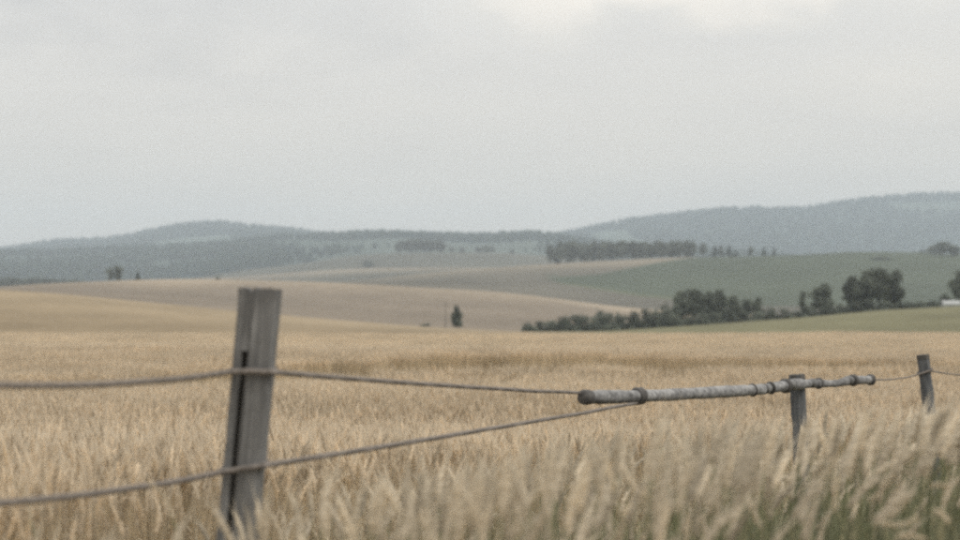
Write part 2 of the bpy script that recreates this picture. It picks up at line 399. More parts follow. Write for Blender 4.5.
# ================================================================== far woods (one mass each)
def forest(name, label, x, y, hmin, hmax, seed, conifer=0.5, lum=1.0):
    r = np.random.default_rng(seed)
    n = len(x)
    z = ground_z(x, y)
    h = r.uniform(hmin, hmax, n); w = h * r.uniform(0.24, 0.36, n)
    con = r.random(n) < conifer
    # each tree: a trunkless crown of 4 rings x 5 sides and a tip, jittered
    ringsz = np.where(con[:, None], [[0.02, 0.22, 0.45, 0.72]], [[0.03, 0.30, 0.62, 0.88]])
    ringsr = np.where(con[:, None], [[0.85, 0.95, 0.62, 0.30]], [[0.55, 1.0, 0.95, 0.55]])
    a = np.arange(5) * 2 * np.pi / 5
    ang = a[None, None, :] + r.uniform(0, 6.28, (n, 1, 1)) + np.arange(4)[None, :, None] * 0.6
    rad = ringsr[:, :, None] * w[:, None, None] * r.uniform(0.72, 1.2, (n, 4, 5))
    vx = x[:, None, None] + np.cos(ang) * rad; vy = y[:, None, None] + np.sin(ang) * rad
    vz = z[:, None, None] + h[:, None, None] * (ringsz[:, :, None] + r.uniform(-0.05, 0.05, (n, 4, 5)))
    ring = np.stack([vx, vy, vz], -1).reshape(n, 20, 3)
    tip = np.stack([x + r.normal(0, .3, n), y, z + h], -1)[:, None, :]
    V = np.concatenate([ring, tip], 1)
    f = []
    for k in range(3):
        for j in range(5):
            p, q = k * 5 + j, k * 5 + (j + 1) % 5
            f += [(p, q, q + 5), (p, q + 5, p + 5)]
    for j in range(5): f.append((15 + j, 15 + (j + 1) % 5, 20))
    f = np.array(f)
    F = (f[None] + (np.arange(n) * 21)[:, None, None]).reshape(-1, 3)
    base = np.where(con[:, None], [[0.032, 0.052, 0.050]], [[0.048, 0.068, 0.050]]) * r.uniform(0.65, 1.4, (n, 1)) * lum
    c = np.repeat(base[:, None, :], 21, 1).reshape(-1, 3)
    o = link(name, mesh_tris(name, V.reshape(-1, 3), F, c), None, M_forest)
    tag(o, label, 'forest', kind='stuff')
def scatter(n, d0, d1, q0, q1, seed):
    r = np.random.default_rng(seed)
    y = np.sqrt(r.uniform(d0 ** 2, d1 ** 2, n)); q = r.uniform(q0, q1, n)
    return (q - 480) / FPX * y, y
x, y = scatter(11000, 2450, 3480, -160, 800, 1)
k = (VN[3](x * 0.0045, y * 0.0035) < 0.68) | (y > 3150)
fq = frame_x(x, y) + 90 * (VN[2](x * 0.006, y * 0.006) - 0.5)
k &= np.random.default_rng(77).random(len(x)) > smooth01(230, 400, fq) * (1 - smooth01(520, 600, fq)) * (1 - smooth01(2850, 3100, y)) * 1.02
forest('forest', 'dark wooded ridge in the middle distance behind the pale fields', x[k], y[k], 8, 18, 2, 0.45, 1.05)
x, y = scatter(17000, 3950, 5330, -160, 1120, 3)
k = (VN[3](x * 0.0045, y * 0.0035) < 0.68) | (y > 4900)
forest('forest', 'hazy blue forest covering the farthest hills under the sky', x[k], y[k], 9, 22, 4, 0.6, 1.1)

# ================================================================== trees
def tube_mesh(V, F, pts, radii, sides=6):
    b0 = len(V)
    n = len(pts)
    pts = [Vector(p) for p in pts]
    for i, p in enumerate(pts):
        t = (pts[min(i + 1, n - 1)] - pts[max(i - 1, 0)]).normalized()
        u = t.orthogonal().normalized() if abs(t.z) < 0.9 else Vector((1, 0, 0)) - t * t.x
        u.normalize(); w = t.cross(u)
        for s in range(sides):
            a = 2 * math.pi * s / sides
            V.append(tuple(p + (u * math.cos(a) + w * math.sin(a)) * radii[i]))
    for i in range(n - 1):
        for s in range(sides):
            a = b0 + i * sides + s; b = b0 + i * sides + (s + 1) % sides
            F.append((a, b, b + sides, a + sides))
    F.append(tuple(b0 + s for s in reversed(range(sides))))
    F.append(tuple(b0 + (n - 1) * sides + s for s in range(sides)))
def crown(seed, kind, nleaf):
    """crown and trunk meshes of a tree of height 1 and width 1"""
    r = np.random.default_rng(seed)
    lobes = []
    if kind == 'round':
        for _ in range(13):
            t = r.uniform(0.22, 0.86); a = r.uniform(0, 6.28)
            rr = 0.34 * math.sin(math.pi * min(1, (t - 0.05) / 0.95)) ** 0.6 * r.uniform(0.4, 1.0)
            lobes.append((rr * math.cos(a), rr * math.sin(a), t, r.uniform(0.13, 0.22), r.uniform(0.08, 0.14)))
        lobes += [(0, 0, 0.5, 0.3, 0.26), (r.uniform(-.1, .1), 0, 0.84, 0.18, 0.14)]
    elif kind == 'oval':
        for k in range(14):
            t = r.uniform(0.16, 0.9); a = r.uniform(0, 6.28)
            rr = 0.30 * math.sin(math.pi * t) ** 0.7 * r.uniform(0.3, 1)
            lobes.append((rr * math.cos(a), rr * math.sin(a), t, r.uniform(0.14, 0.22), r.uniform(0.08, 0.12)))
    elif kind == 'conifer':
        for k in range(16):
            t = 0.12 + 0.86 * k / 16; a = k * 2.4
            rr = 0.30 * (1 - t) ** 0.8
            lobes.append((rr * math.cos(a), rr * math.sin(a), t - 0.02, 0.26 * (1.05 - t) + 0.05, 0.06))
    else:   # shrub
        for _ in range(12):
            a = r.uniform(0, 6.28); rr = r.uniform(0, 0.38); t = r.uniform(0.15, 0.78) * (1 - 0.9 * rr ** 2 * 3)
            lobes.append((rr * math.cos(a), rr * math.sin(a), max(0.14, t), r.uniform(0.14, 0.22), r.uniform(0.13, 0.24)))
    lob = np.array(lobes)
    vol = (lob[:, 3] ** 2 * lob[:, 4]) ** 0.75; vol /= vol.sum()
    pick = r.choice(len(lob), nleaf, p=vol)
    dirv = r.normal(size=(nleaf, 3)); dirv /= np.linalg.norm(dirv, axis=1)[:, None]
    rad = r.uniform(0.35, 1.0, nleaf) ** 0.6
    l = lob[pick]
    rad = np.where(r.random(nleaf) < 0.16, r.uniform(1.0, 1.35, nleaf), rad)     # stray twigs fray the outline
    c = l[:, :3] + dirv * rad[:, None] * l[:, [3, 3, 4]]
    nrm = dirv + r.normal(0, 0.7, (nleaf, 3)); nrm /= np.linalg.norm(nrm, axis=1)[:, None]
    u = np.cross(nrm, r.normal(size=(nleaf, 3))); u /= np.linalg.norm(u, axis=1)[:, None]
    v = np.cross(nrm, u)
    s = r.uniform(0.035, 0.075, nleaf)[:, None]
    V = np.stack([c - u * s, c - v * s * 0.6, c + u * s, c + v * s * 0.6 + nrm * s * 0.25], 1)
    V[:, :, 2] = np.clip(V[:, :, 2], 0.01, 1.0)
    F = np.arange(nleaf * 4).reshape(-1, 4)
    lt = r.uniform(0.7, 1.35, len(lob))[pick] * r.uniform(0.7, 1.3, nleaf)
    col = np.array({'conifer': [[0.105, 0.126, 0.11]]}.get(kind, [[0.160, 0.175, 0.142]])) * lt[:, None]
    cm = mesh_tris('crown_' + kind, V.reshape(-1, 3), F, np.repeat(col, 4, 0))
    cm.materials.append(M_leaf)
    TV, TF = [], []
    top = 0.9 if kind == 'conifer' else 0.7
    tr = 0.030 if kind != 'shrub' else 0.025
    tube_mesh(TV, TF, [(0, 0, -0.04), (0.01, 0, 0.15), (-0.01, 0.01, 0.4), (0.01, 0, top)], [tr * 1.3, tr, tr * 0.7, tr * 0.15])
    for k in r.choice(len(lob), 6, replace=False):
        z0 = max(0.06, lob[k, 2] * 0.55)
        e = lob[k, :3]
        tube_mesh(TV, TF, [(0, 0, z0), (e[0] * .5, e[1] * .5, z0 + (e[2] - z0) * .6), tuple(e)], [tr * .55, tr * .4, tr * .12], 5)
    tm = mesh_from('trunk_' + kind, TV, TF, True)
    tm.materials.append(M_bark)
    return cm, tm
TREE = {'round': [crown(20 + k, 'round', 1100) for k in range(4)], 'oval': [crown(40 + k, 'oval', 900) for k in range(3)],
        'conifer': [crown(60 + k, 'conifer', 700) for k in range(2)], 'shrub': [crown(80 + k, 'shrub', 800) for k in range(3)]}
tcount = [0]
def tree(kind, px, top, wpx, d, label, group=None, name=None, base=None):
    """a tree whose top shows at frame height `top`, standing on the ground at depth d"""
    x = (px - 480) / FPX * d
    z = zg(x, d)
    ztop = EYE + (HOR - top) / FPX * d
    h = max(1.0, ztop - z); w = wpx / FPX * d
    name = name or {'round': 'broadleaf_tree', 'oval': 'slender_tree', 'conifer': 'conifer_tree', 'shrub': 'shrub'}[kind]
    cm, tm = TREE[kind][tcount[0] % len(TREE[kind])]
    tcount[0] += 1
    w *= 1.15
    root = empty(name, (x, d, z - 0.05), random.uniform(0, 6.28), (w, w, h * 1.02))
    link('trunk', tm, root); link('crown', cm, root)
    tag(root, label, 'shrub' if kind == 'shrub' else 'tree', group)
    return root
DH = 345.0
ORD = ['first', 'second', 'third', 'fourth', 'fifth', 'sixth', 'seventh', 'eighth', 'ninth', 'tenth', 'eleventh', 'twelfth', 'thirteenth']
hedge = [(530, 321.5, 13), (540, 319.5, 14), (551, 317.5, 15), (562, 315, 15), (574, 312.5, 16), (586, 310.5, 16), (598, 308.5, 17), (610, 310.5, 14), (623, 309.5, 16), (635, 309, 14), (646, 306, 15), (657, 305, 14), (668, 302, 14)]
for i, (q, t, w) in enumerate(hedge):
    lab = ORD[i] + ' shrub from the left tapering end of the dark hedge row'
    g = 'shrubs of the hedge row'
    if i == 0: lab = 'leftmost and lowest shrub at the tapering end of the dark hedge row'
    tree('shrub', q, t, w * 1.45, DH + random.uniform(-4, 6), lab, g)
for i, (q, t, w) in enumerate([(681, 290, 21), (694, 288.5, 24), (707, 290.5, 22), (720, 288.5, 22), (734, 295, 19), (746, 299, 17), (757, 297, 15)]):
    tree('round', q, t, w, DH + random.uniform(2, 16), ORD[i] + ' tree from the left in the dark grove right of the hedge row', 'trees of the grove by the hedge')
for q, t, w in [(676, 312, 16), (690, 314, 16), (703, 310, 16), (716, 309, 16), (731, 308, 16), (744, 309, 16), (757, 308, 15), (770, 306.5, 15), (783, 307, 15), (794, 308, 12)]:
    tree('shrub', q, t, w * 1.4, DH - 4 + random.uniform(-4, 4), 'low dark shrub below and right of the hedge grove', 'undergrowth of the hedge grove')
tree('oval', 804, 291, 13, DH, 'small slim tree just left of a rounder tree beyond the pasture')
tree('round', 822.5, 283, 25, DH, 'single rounded tree left of the tallest group beyond the pasture')
for i, (q, t, w, lab) in enumerate([(852, 275, 24, 'leftmost tree of the tallest group beyond the green pasture'), (865, 269.5, 27, 'second tree from the left in the tallest group beyond the pasture'),
                            (879, 267.5, 27, 'tallest tree, in the group beyond the green pasture'), (893, 269.5, 24, 'rightmost tree of the tallest group beyond the green pasture')]):
    tree('round', q, t, w, DH + 3 * (i % 2), lab)
for q, t, w in [(838, 303, 14), (808, 304, 14), (822, 303, 15), (852, 300, 16), (868, 298, 18), (884, 298, 18), (900, 300, 15), (912, 301, 14), (923, 299, 15), (934, 299.5, 13)]:
    tree('shrub', q, t, w * 1.4, DH - 4, 'low dark shrub at the foot of the trees along the pasture edge', 'shrubs along the pasture edge')
tree('round', 960, 270, 22, DH + 8, 'dark tree at the right edge behind the white shed', None)
tree('shrub', 943, 290, 16, DH + 9, 'dark bush directly left behind the white shed')
tree('round', 457, 304.5, 13, DH, 'lone slender tree standing at the far edge of the wheat field', name='slender_tree')
tree('shrub', 427, 322.5, 14, DH, 'small round bush left of the lone slender tree')
# on the stubble hill's crest, far left
tree('oval', 110, 267.5, 8, 800, 'left one of two close dark trees on the far left crest')
tree('round', 118, 265.5, 11, 800, 'right, taller one of two close dark trees on the far left crest')
tree('conifer', 138, 271, 6, 800, 'small lone conifer right of the two dark trees at far left')
tree('shrub', 217, 274.5, 6, 900, 'tiny bush on the crest left of the nearest fence post')
for k in range(24):
    tree('round', -8 + k * 4.0 + random.uniform(-1, 1), 276.3 + 0.042 * k * 4 + random.uniform(-1.0, 1.0), 8, 1350 + random.uniform(-20, 20), 'tree of the low dark belt on the skyline at far left', 'trees of the far left belt')
# row on the crop hill's crest
for k in range(31):
    q = 551 + k * 4.75 + random.uniform(-1, 1)
    t = 241.5 + random.uniform(-1.6, 1.6) + (4 if k < 2 else 0) + (2.5 if 5 < k < 9 else 0)
    tree('round', q, t, 11 + random.uniform(-1, 2), DIST_D + random.uniform(0, 60), 'dark tree in the long row on the crest of the crop hill', 'trees of the long crest row')
for q, t, w, kd, lab in [(703, 243, 9, 'oval', 'first separate tree right of the long crest row'), (715, 245, 8, 'conifer', 'left tree of three close ones right of the crest row'),
                     (721.5, 246, 8, 'oval', 'middle tree of three close ones right of the crest row'), (729, 244.5, 8, 'conifer', 'right tree of three close ones right of the crest row'),
                     (736, 250, 6, 'conifer', 'smallest tree on the crest, right of three close trees'), (751, 247, 8, 'oval', 'wider one of the three spaced trees standing alone on the crest'),
                     (764, 246, 6, 'conifer', 'middle one of the three spaced trees standing alone on the crest'), (774, 247, 5, 'conifer', 'thin rightmost of the three spaced trees standing alone on the crest')]:
    tree(kd, q, t, w, DIST_D + 10, lab)
for q, t, w, lab in [(934, 245, 17, 'left tree of the clump on the crop hill at far right'), (943, 241.5, 20, 'tallest tree of the clump on the crop hill at far right'), (954, 245, 18, 'right tree of the clump on the crop hill at far right')]:
    tree('round', q, t, w, 1330, lab)
tree('shrub', 921, 250, 7, 1380, 'little bush on the crest left of the far right clump')
for q, t, w in [(874, 257.5, 9), (881, 255.5, 11), (888, 257, 9)]:
    tree('shrub', q, t, w, 1270, 'faint bush of the small thicket on the crop hill slope', 'thicket on the crop hill slope')
# clump on the meadow hill
for k in range(13):
    tree('round', 398 + k * 3.75 + random.uniform(-.6, .6), 239.5 + random.uniform(-1, 1) + (1.5 if k in (0, 12) else 0), 8.5, DIST_E + random.uniform(-20, 30), 'tree of the compact dark copse on top of the meadow hill', 'trees of the hilltop copse')
tree('shrub', 369, 258.5, 14, 1960, 'dark round bush on the slope left of the hilltop copse')
for q, t, w in [(452, 247, 8), (462, 247, 8), (478, 246, 8), (485, 245, 9), (492, 246, 8), (512, 249, 7)]:
    tree('round', q, t, w, DIST_E + 40, 'small faint tree right of the hilltop copse', 'small trees right of the copse')

# ------------------------------------------------------------------ white shed at the right edge
def box_vf(V, F, x0, x1, y0, y1, z0, z1):
    b = len(V)
    V += [(x0, y0, z0), (x1, y0, z0), (x1, y1, z0), (x0, y1, z0), (x0, y0, z1), (x1, y0, z1), (x1, y1, z1), (x0, y1, z1)]
    F += [tuple(b + i for i in f) for f in ((0, 3, 2, 1), (4, 5, 6, 7), (0, 1, 5, 4), (1, 2, 6, 5), (2, 3, 7, 6), (3, 0, 4, 7))]
M_white = plain_mat('white_paint', (0.40, 0.40, 0.39), 0.6, 0.08, 3)
M_roof = plain_mat('pale_roof_sheet', (0.36, 0.365, 0.36), 0.5, 0.1, 4)
M_door = plain_mat('grey_door', (0.25, 0.25, 0.25), 0.6, 0.1, 6)
dS = 338.0
xs = (950.5 - 480) / FPX * dS
zs = EYE + (HOR - 304.5) / FPX * dS - 1.75
shed = empty('shed', (xs, dS, zs - 0.3))
tag(shed, 'small white shed with a pale roof among trees at right edge', 'shed')
V, F = [], []; box_vf(V, F, -2.1, 2.1, -1.3, 1.3, -0.6, 2.2); link('wall', mesh_from('shed_wall', V, F), shed, M_white)
V = [(-2.3, -1.5, 2.2), (2.3, -1.5, 2.2), (2.3, 0, 3.05), (-2.3, 0, 3.05), (2.3, 1.5, 2.2), (-2.3, 1.5, 2.2)]
V += [(a, b, c - 0.12) for a, b, c in V]
F = [(0, 1, 2, 3), (3, 2, 4, 5), (9, 8, 7, 6), (11, 10, 8, 9), (6, 7, 1, 0), (5, 4, 10, 11), (0, 3, 9, 6), (3, 5, 11, 9), (7, 8, 2, 1), (8, 10, 4, 2)]
link('roof', mesh_from('shed_roof', V, F), shed, M_roof)
V, F = [], []; box_vf(V, F, -0.5, 0.5, -1.36, -1.30, -0.3, 1.8); link('door', mesh_from('shed_door', V, F), shed, M_door)
V, F = [], []
tube_mesh(V, F, [(0, 0, -0.3), (0.03, 0, 3.5), (0.05, 0, 7.6)], [0.10, 0.085, 0.06], 8)
q = P(445.5, 320, DH)
up = empty('utility_pole', (q.x, DH, zg(q.x, DH)))
tag(up, 'thin wooden utility pole just left of the lone slender tree', 'pole')
link('pole', mesh_from('utility_pole_shaft', V, F, True), up, M_bark)
V, F = [], []; box_vf(V, F, -0.35, 0.35, -0.05, 0.05, 7.2, 7.3); link('crossarm', mesh_from('utility_crossarm', V, F), up, M_bark)

# ================================================================== fence
def fbm(x, y): return VN[2](x, y) * 0.6 + VN[3](x * 2.3, y * 2.3) * 0.4 - 0.5
def shaft(outline, h, rings, depth_fn=None, seed=0, wob=0.003, closed_top=0.0):
    """extrude an outline (list of (x, y)) upwards with hewn unevenness"""
    n = len(outline); V = []; F = []
    for k in range(rings + 1):
        z = h * k / rings
        for j, (a, b) in enumerate(outline):
            s = 1 - 0.04 * k / rings
            ox, oy = (depth_fn(j, z / h) if depth_fn else (0, 0))
            dx = wob * 2 * float(fbm(j * 1.7 + seed, z * 9)); dy = wob * 2 * float(fbm(j * 1.7 + seed + 50, z * 9))
            zz = z + (closed_top * float(fbm(j * 2.1 + seed, 3.3)) if k == rings else 0)
            V.append(((a + ox) * s + dx, (b + oy) * s + dy, zz))
    for k in range(rings):
        for j in range(n):
            a = k * n + j; b = k * n + (j + 1) % n
            F.append((a, b, b + n, a + n))
    c = len(V); V.append((sum(o[0] for o in outline) / n, sum(o[1] for o in outline) / n, h - 0.004))
    for j in range(n): F.append((rings * n + j, rings * n + (j + 1) % n, c))
    F.append(tuple(reversed(range(n))))
    return mesh_from('shaft', V, F)
def rounded(x0, x1, y0, y1, r=0.008, sub=3):
    pts = []
    for cx_, cy_2, a0 in ((x1 - r, y0 + r, -90), (x1 - r, y1 - r, 0), (x0 + r, y1 - r, 90), (x0 + r, y0 + r, 180)):
        for k in range(sub + 1):
            a = math.radians(a0 + 90 * k / sub); pts.append((cx_ + r * math.cos(a), cy_2 + r * math.sin(a)))
    return pts
D1, D2, D3 = 3.5, 8.0, 10.0
def ring_mesh(rx, ry, rad, turns=1, seg=28, slope=0.0, wob=0.0, sides=7):
    V, F = [], []
    n = int(seg * turns) + 1
    pts = []
    for k in range(n):
        a = 2 * math.pi * k / seg
        # rounded-rectangle loop
        c, s = math.cos(a), math.sin(a)
        p = 0.55
        pts.append((rx * math.copysign(abs(c) ** p, c), ry * math.copysign(abs(s) ** p, s), slope * k / seg + wob * math.sin(a * 2)))
    tube_mesh(V, F, pts, [rad] * n, sides)
    return mesh_from('loop', V, F, True)

# nearest post: a split board post with a dark groove, leaning right
b = P(232, 600, D1); t = P(260, 288, D1)
b = b + (b - t) * ((zg(b.x, D1) - b.z) / (b.z - t.z)) if False else t + (b - t) * ((zg(b.x, D1) - 0.03 - t.z) / (b.z - t.z))
H1 = (t - b).length
post = empty('fence_post', b)
post.rotation_euler = (0.0, math.atan2(t.x - b.x, t.z - b.z), 0)
post.scale = (0.88, 1, 1)
tag(post, 'thick weathered grey split post leaning right, nearest of the fence', 'fence post', 'fence posts')
def groove(j, f): return (0, 0)
link('post_body', shaft(rounded(-0.012, 0.060, -0.05, 0.055, 0.012), H1, 40, seed=3, wob=0.005, closed_top=0.010), post, M_post)
link('split_strip', shaft(rounded(-0.056, -0.030, -0.047, 0.04, 0.007), H1 - 0.003, 40, seed=9, wob=0.005, closed_top=0.010), post, M_post)
link('groove_core', shaft(rounded(-0.034, -0.009, -0.012, 0.05, 0.004), H1 - 0.14, 20, seed=15, wob=0.002), post, M_post_dark)  # recessed strip in a darker wood colour
w = link('splinter', shaft(rounded(-0.033, -0.009, -0.043, 0.03, 0.004), 0.155, 8, seed=21, wob=0.004, closed_top=0.008), post, M_post)
w.location = (0, 0, H1 - 0.165)

# middle post (behind the rail) and the right-hand post
def round_post(name, pb, ptop, d, r, mat, label, seed):
    t = P(*ptop, d); bb = P(*pb, d)
    bb = t + (bb - t) * ((zg(t.x, d) - 0.03 - t.z) / (bb.z - t.z))
    h = (t - bb).length
    o = empty(name, bb)
    o.rotation_euler = (0, math.atan2(t.x - bb.x, t.z - bb.z), 0)
    n = 14
    rr = np.random.default_rng(seed)
    out = [(r * (1 + rr.uniform(-.07, .07)) * math.cos(2 * math.pi * k / n), r * (1 + rr.uniform(-.07, .07)) * math.sin(2 * math.pi * k / n)) for k in range(n)]
    link('post_body', shaft(out, h, 26, seed=seed, wob=0.006, closed_top=0.012), o, mat)
    link('post_top', shaft([(a * 1.05, c * 1.05) for a, c in out], 0.030, 3, seed=seed + 5, wob=0.003, closed_top=0.008), o, M_post_dark).location = (0, 0, h - 0.024)
    tag(o, label, 'fence post', 'fence posts')
    return o, t, bb, h
p2, t2, b2, h2 = round_post('fence_post', (801, 460), (797, 375.5), D2 + 0.075, 0.046, M_post_blue, 'grey round post behind the pale rail, middle of the fence', 31)
p3, t3, b3, h3 = round_post('fence_post', (929, 410), (923, 355.5), D3, 0.046, M_post_blue, 'grey round post at right, farthest of the fence', 37)
# posts of the same fence just outside the frame
def side_post(x, y, h, label, seed):
    z = zg(x, y) - 0.03
    o = empty('fence_post', (x, y, z))
    n = 12
    out = [(0.05 * math.cos(2 * math.pi * k / n), 0.05 * math.sin(2 * math.pi * k / n)) for k in range(n)]
    link('post_body', shaft(out, h, 20, seed=seed, wob=0.006, closed_top=0.012), o, M_post)
    tag(o, label, 'fence post', 'fence posts')
    return o
LP = (-2.75, -0.50); RP = (5.55, 12.6)
side_post(*LP, 1.42, 'grey fence post out of view beyond the left end of the wires', 41)
side_post(*RP, 1.35, 'grey fence post out of view beyond the right end of the wire', 43)

# rail: a knotty bleached pole bound with dark rings
rail_px = [(584, 397.5, 6.2, 7.6), (598, 397.3, 6.3, 7.2), (620, 396.6, 6.45, 6.8), (638, 396.0, 6.6, 6.5), (660, 395.0, 6.8, 6.3), (690, 393.6, 7.05, 6.1), (720, 392.0, 7.3, 6.1), (745, 390.6, 7.52, 6.4), (753, 390.0, 7.58, 5.7),
           (762, 389.0, 7.66, 5.9), (771, 388.0, 7.72, 5.7), (784, 386.2, 7.85, 5.9), (797, 384.4, 7.95, 5.6), (808, 383.8, 8.07, 5.0), (818, 383.2, 8.15, 5.0), (828, 384.2, 8.25, 3.7), (838, 383.2, 8.36, 4.0), (846, 381.2, 8.44, 4.7), (853, 380.4, 8.5, 4.6), (862, 380.2, 8.6, 4.5), (872, 379.6, 8.7, 4.6)]
def dense(pts, k):
    a = np.array(pts, float); n = len(a); u = np.linspace(0, n - 1, (n - 1) * k + 1)
    return np.stack([np.interp(u, np.arange(n), a[:, c]) for c in range(a.shape[1])], 1)
RP_ = dense(rail_px, 4)
org = P(*rail_px[0][:3])
pts = [P(q, w, d) - org for q, w, d, r in RP_]
rads = [r / FPX * d * 0.93 * (1 + 0.30 * float(fbm(i * 0.45, 2.2))) for i, (q, w, d, r) in enumerate(RP_)]
pts = [p + Vector((0, 0, 0.006 * float(fbm(i * 0.3, 7.7)))) for i, p in enumerate(pts)]
V, F = [], []
tube_mesh(V, F, pts, rads, 14)
rail = empty('fence_rail', org)
tag(rail, 'knotty bleached grey pole bound with dark rings, hung along the wire', 'rail')
rm = mesh_from('rail_pole', V, F, True)
link('pole', rm, rail, M_rail)
def rail_at(q):
    u = np.interp(q, RP_[:, 0], np.arange(len(RP_)))
    i = int(min(len(pts) - 2, u)); f = u - i
    return pts[i].lerp(pts[i + 1], f), (pts[i + 1] - pts[i]).normalized(), rads[i] * (1 - f) + rads[i + 1] * f
def bind(q, tube, wide=1, name='binding_ring', out=1.06):
    p, tdir, r = rail_at(q)
    u = tdir.orthogonal().normalized(); w = tdir.cross(u)
    V, F = [], []
    for k in range(wide):
        n = 20; b0 = len(V); sides = 7
        for i in range(n):
            a = 2 * math.pi * i / n
            rd = u * math.cos(a) + w * math.sin(a)
            c = p + rd * (r * out) + tdir * ((k - (wide - 1) / 2) * tube * 1.7 + 0.002 * math.sin(a + q))
            for s in range(sides):
                bta = 2 * math.pi * s / sides
                V.append(tuple(c + (rd * math.cos(bta) + tdir * math.sin(bta)) * tube * (1 + 0.25 * float(fbm(i * .8, q + k)))))
        for i in range(n):
            for s in range(sides):
                a = b0 + i * sides + s; b_ = b0 + i * sides + (s + 1) % sides
                a2 = b0 + ((i + 1) % n) * sides + s; b2_ = b0 + ((i + 1) % n) * sides + (s + 1) % sides
                F.append((a, a2, b2_, b_))
    link(name, mesh_from('ring', V, F, True), rail, M_ring)
bind(638.5, 0.011, 3); bind(752.5, 0.008, 1); bind(770.5, 0.007, 1); bind(785.5, 0.009, 2)
bind(818.5, 0.008, 1); bind(853, 0.009, 2); bind(870.5, 0.009, 2)
# dark end collar facing the camera
p, tdir, r = rail_at(585)
V, F = [], []
tube_mesh(V, F, [p - tdir * 0.02, p - tdir * 0.012, p + tdir * 0.03, p + tdir * 0.042], [r * 0.86, r * 1.06, r * 1.08, r * 0.98], 14)
link('end_collar', mesh_from('collar', V, F, True), rail, M_ring)
# pale strap holding the pole to the middle post
p, tdir, r = rail_at(797)
V, F = [], []
tube_mesh(V, F, [p - tdir * 0.055, p - tdir * 0.05, p + tdir * 0.05, p + tdir * 0.056], [r * 1.02, r * 1.14, r * 1.12, r * 1.0], 14)
link('strap', mesh_from('strap', V, F, True), rail, M_rail)

# wires
def wire(name, label, way, rad0, rad1, sag=0.0):
    pts = []
    for i in range(len(way) - 1):
        a, b_, sg = Vector(way[i][0]), Vector(way[i + 1][0]), way[i][1]
        n = 18
        for k in range(n):
            f = k / n
            p = a.lerp(b_, f); p.z -= sg * 4 * f * (1 - f)
            p.x += 0.003 * float(fbm(len(pts) * 0.5, 1.0)); p.z += 0.004 * float(fbm(len(pts) * 0.4, 5.0))
            pts.append(p)
    pts.append(Vector(way[-1][0]))
    o = pts[0].copy()
    n = len(pts)
    V, F = [], []
    # three strands laid round each other
    for ph in (0.0, 2.1, 4.2):
        st = []
        dist = 0.0
        fine = []
        for i in range(n - 1):
            m = 4
            for k in range(m): fine.append((pts[i].lerp(pts[i + 1], k / m), i + k / m))
        fine.append((pts[-1], n - 1))
        for i, (p, u) in enumerate(fine):
            if i: dist += (p - fine[i - 1][0]).length
            tdir = (fine[min(i + 1, len(fine) - 1)][0] - fine[max(i - 1, 0)][0]).normalized()
            side = tdir.cross(Vector((0, 0, 1))).normalized(); upv = side.cross(tdir)
            rr = (rad0 + (rad1 - rad0) * u / (n - 1))
            a = dist / 0.045 * 2 * math.pi + ph
            st.append((p - o + (side * math.cos(a) + upv * math.sin(a)) * rr * 0.30, rr * 0.70))
        tube_mesh(V, F, [s[0] for s in st], [s[1] for s in st], 6)
    ob = link(name, mesh_from(name, V, F, True), None, M_wire)
    ob.location = o
    tag(ob, label, 'wire')
    return ob
front1 = D1 - 0.062
lp = Vector((LP[0], LP[1] - 0.0, 0))
a_up = Vector((LP[0] + .06, LP[1], zg(*LP) + 1.33)); a_lo = Vector((LP[0] + .06, LP[1], zg(*LP) + 1.12))
u0 = P(231, 371.5, front1); u1 = P(270, 372, front1)
l0 = P(220, 472.5, front1); l1 = P(262, 466, front1)
re, _, rr_ = rail_at(586); re = re + org
rc, _, rr2 = rail_at(637); rc = rc + org
wire('fence_wire', 'upper stranded wire running from the left edge past the near post', [(a_up, 0.03), (P(0, 385.5, 2.75), 0.012), (u0, 0), (u1, 0.006), (re + Vector((-0.02, 0.02, 0.018)), 0)], 0.0085, 0.0080)
wire('fence_wire', 'lower stranded wire rising from the near post to the pole', [(a_lo, 0.03), (P(0, 503.5, 2.75), 0.008), (l0, 0), (l1, 0.004), (rc + Vector((0.0, -rr2 * 0.5, -rr2 * 1.05)), 0)], 0.0085, 0.0080)
rf, _, rr3 = rail_at(871); rf = rf + org
k3 = P(930.5, 371, D3 - 0.052)
wire('fence_wire', 'thin wire from the pole end past the farthest post to the right edge', [(rf, 0.012), (P(917, 375, D3 - 0.054), 0), (k3, 0.05), (Vector((RP[0] - .05, RP[1], zg(*RP) + 1.20)), 0)], 0.0062, 0.0062)
# wire ties round the posts
def tie(post, d, h, frm, rx, ry, rad, z, tilt=0.0):
    o = link('wire_tie', ring_mesh(rx, ry, rad, 1.0), post, M_wire)
    o.location = (0.0, 0.0, z); o.rotation_euler = (0, tilt, 0)
    return o
M1 = post.matrix_world
ang1 = post.rotation_euler[1]
def local_z(bv, tv, p): return (p - bv).dot((tv - bv).normalized())
tie(post, D1, H1, None, 0.066, 0.062, 0.006, local_z(b, t, u0.lerp(u1, .5)), -ang1)
tie(post, D1, H1, None, 0.066, 0.062, 0.006, local_z(b, t, l0.lerp(l1, .5)), -ang1 - 0.12)
tie(p3, D3, h3, None, 0.052, 0.052, 0.007, local_z(b3, t3, k3), -0.25)

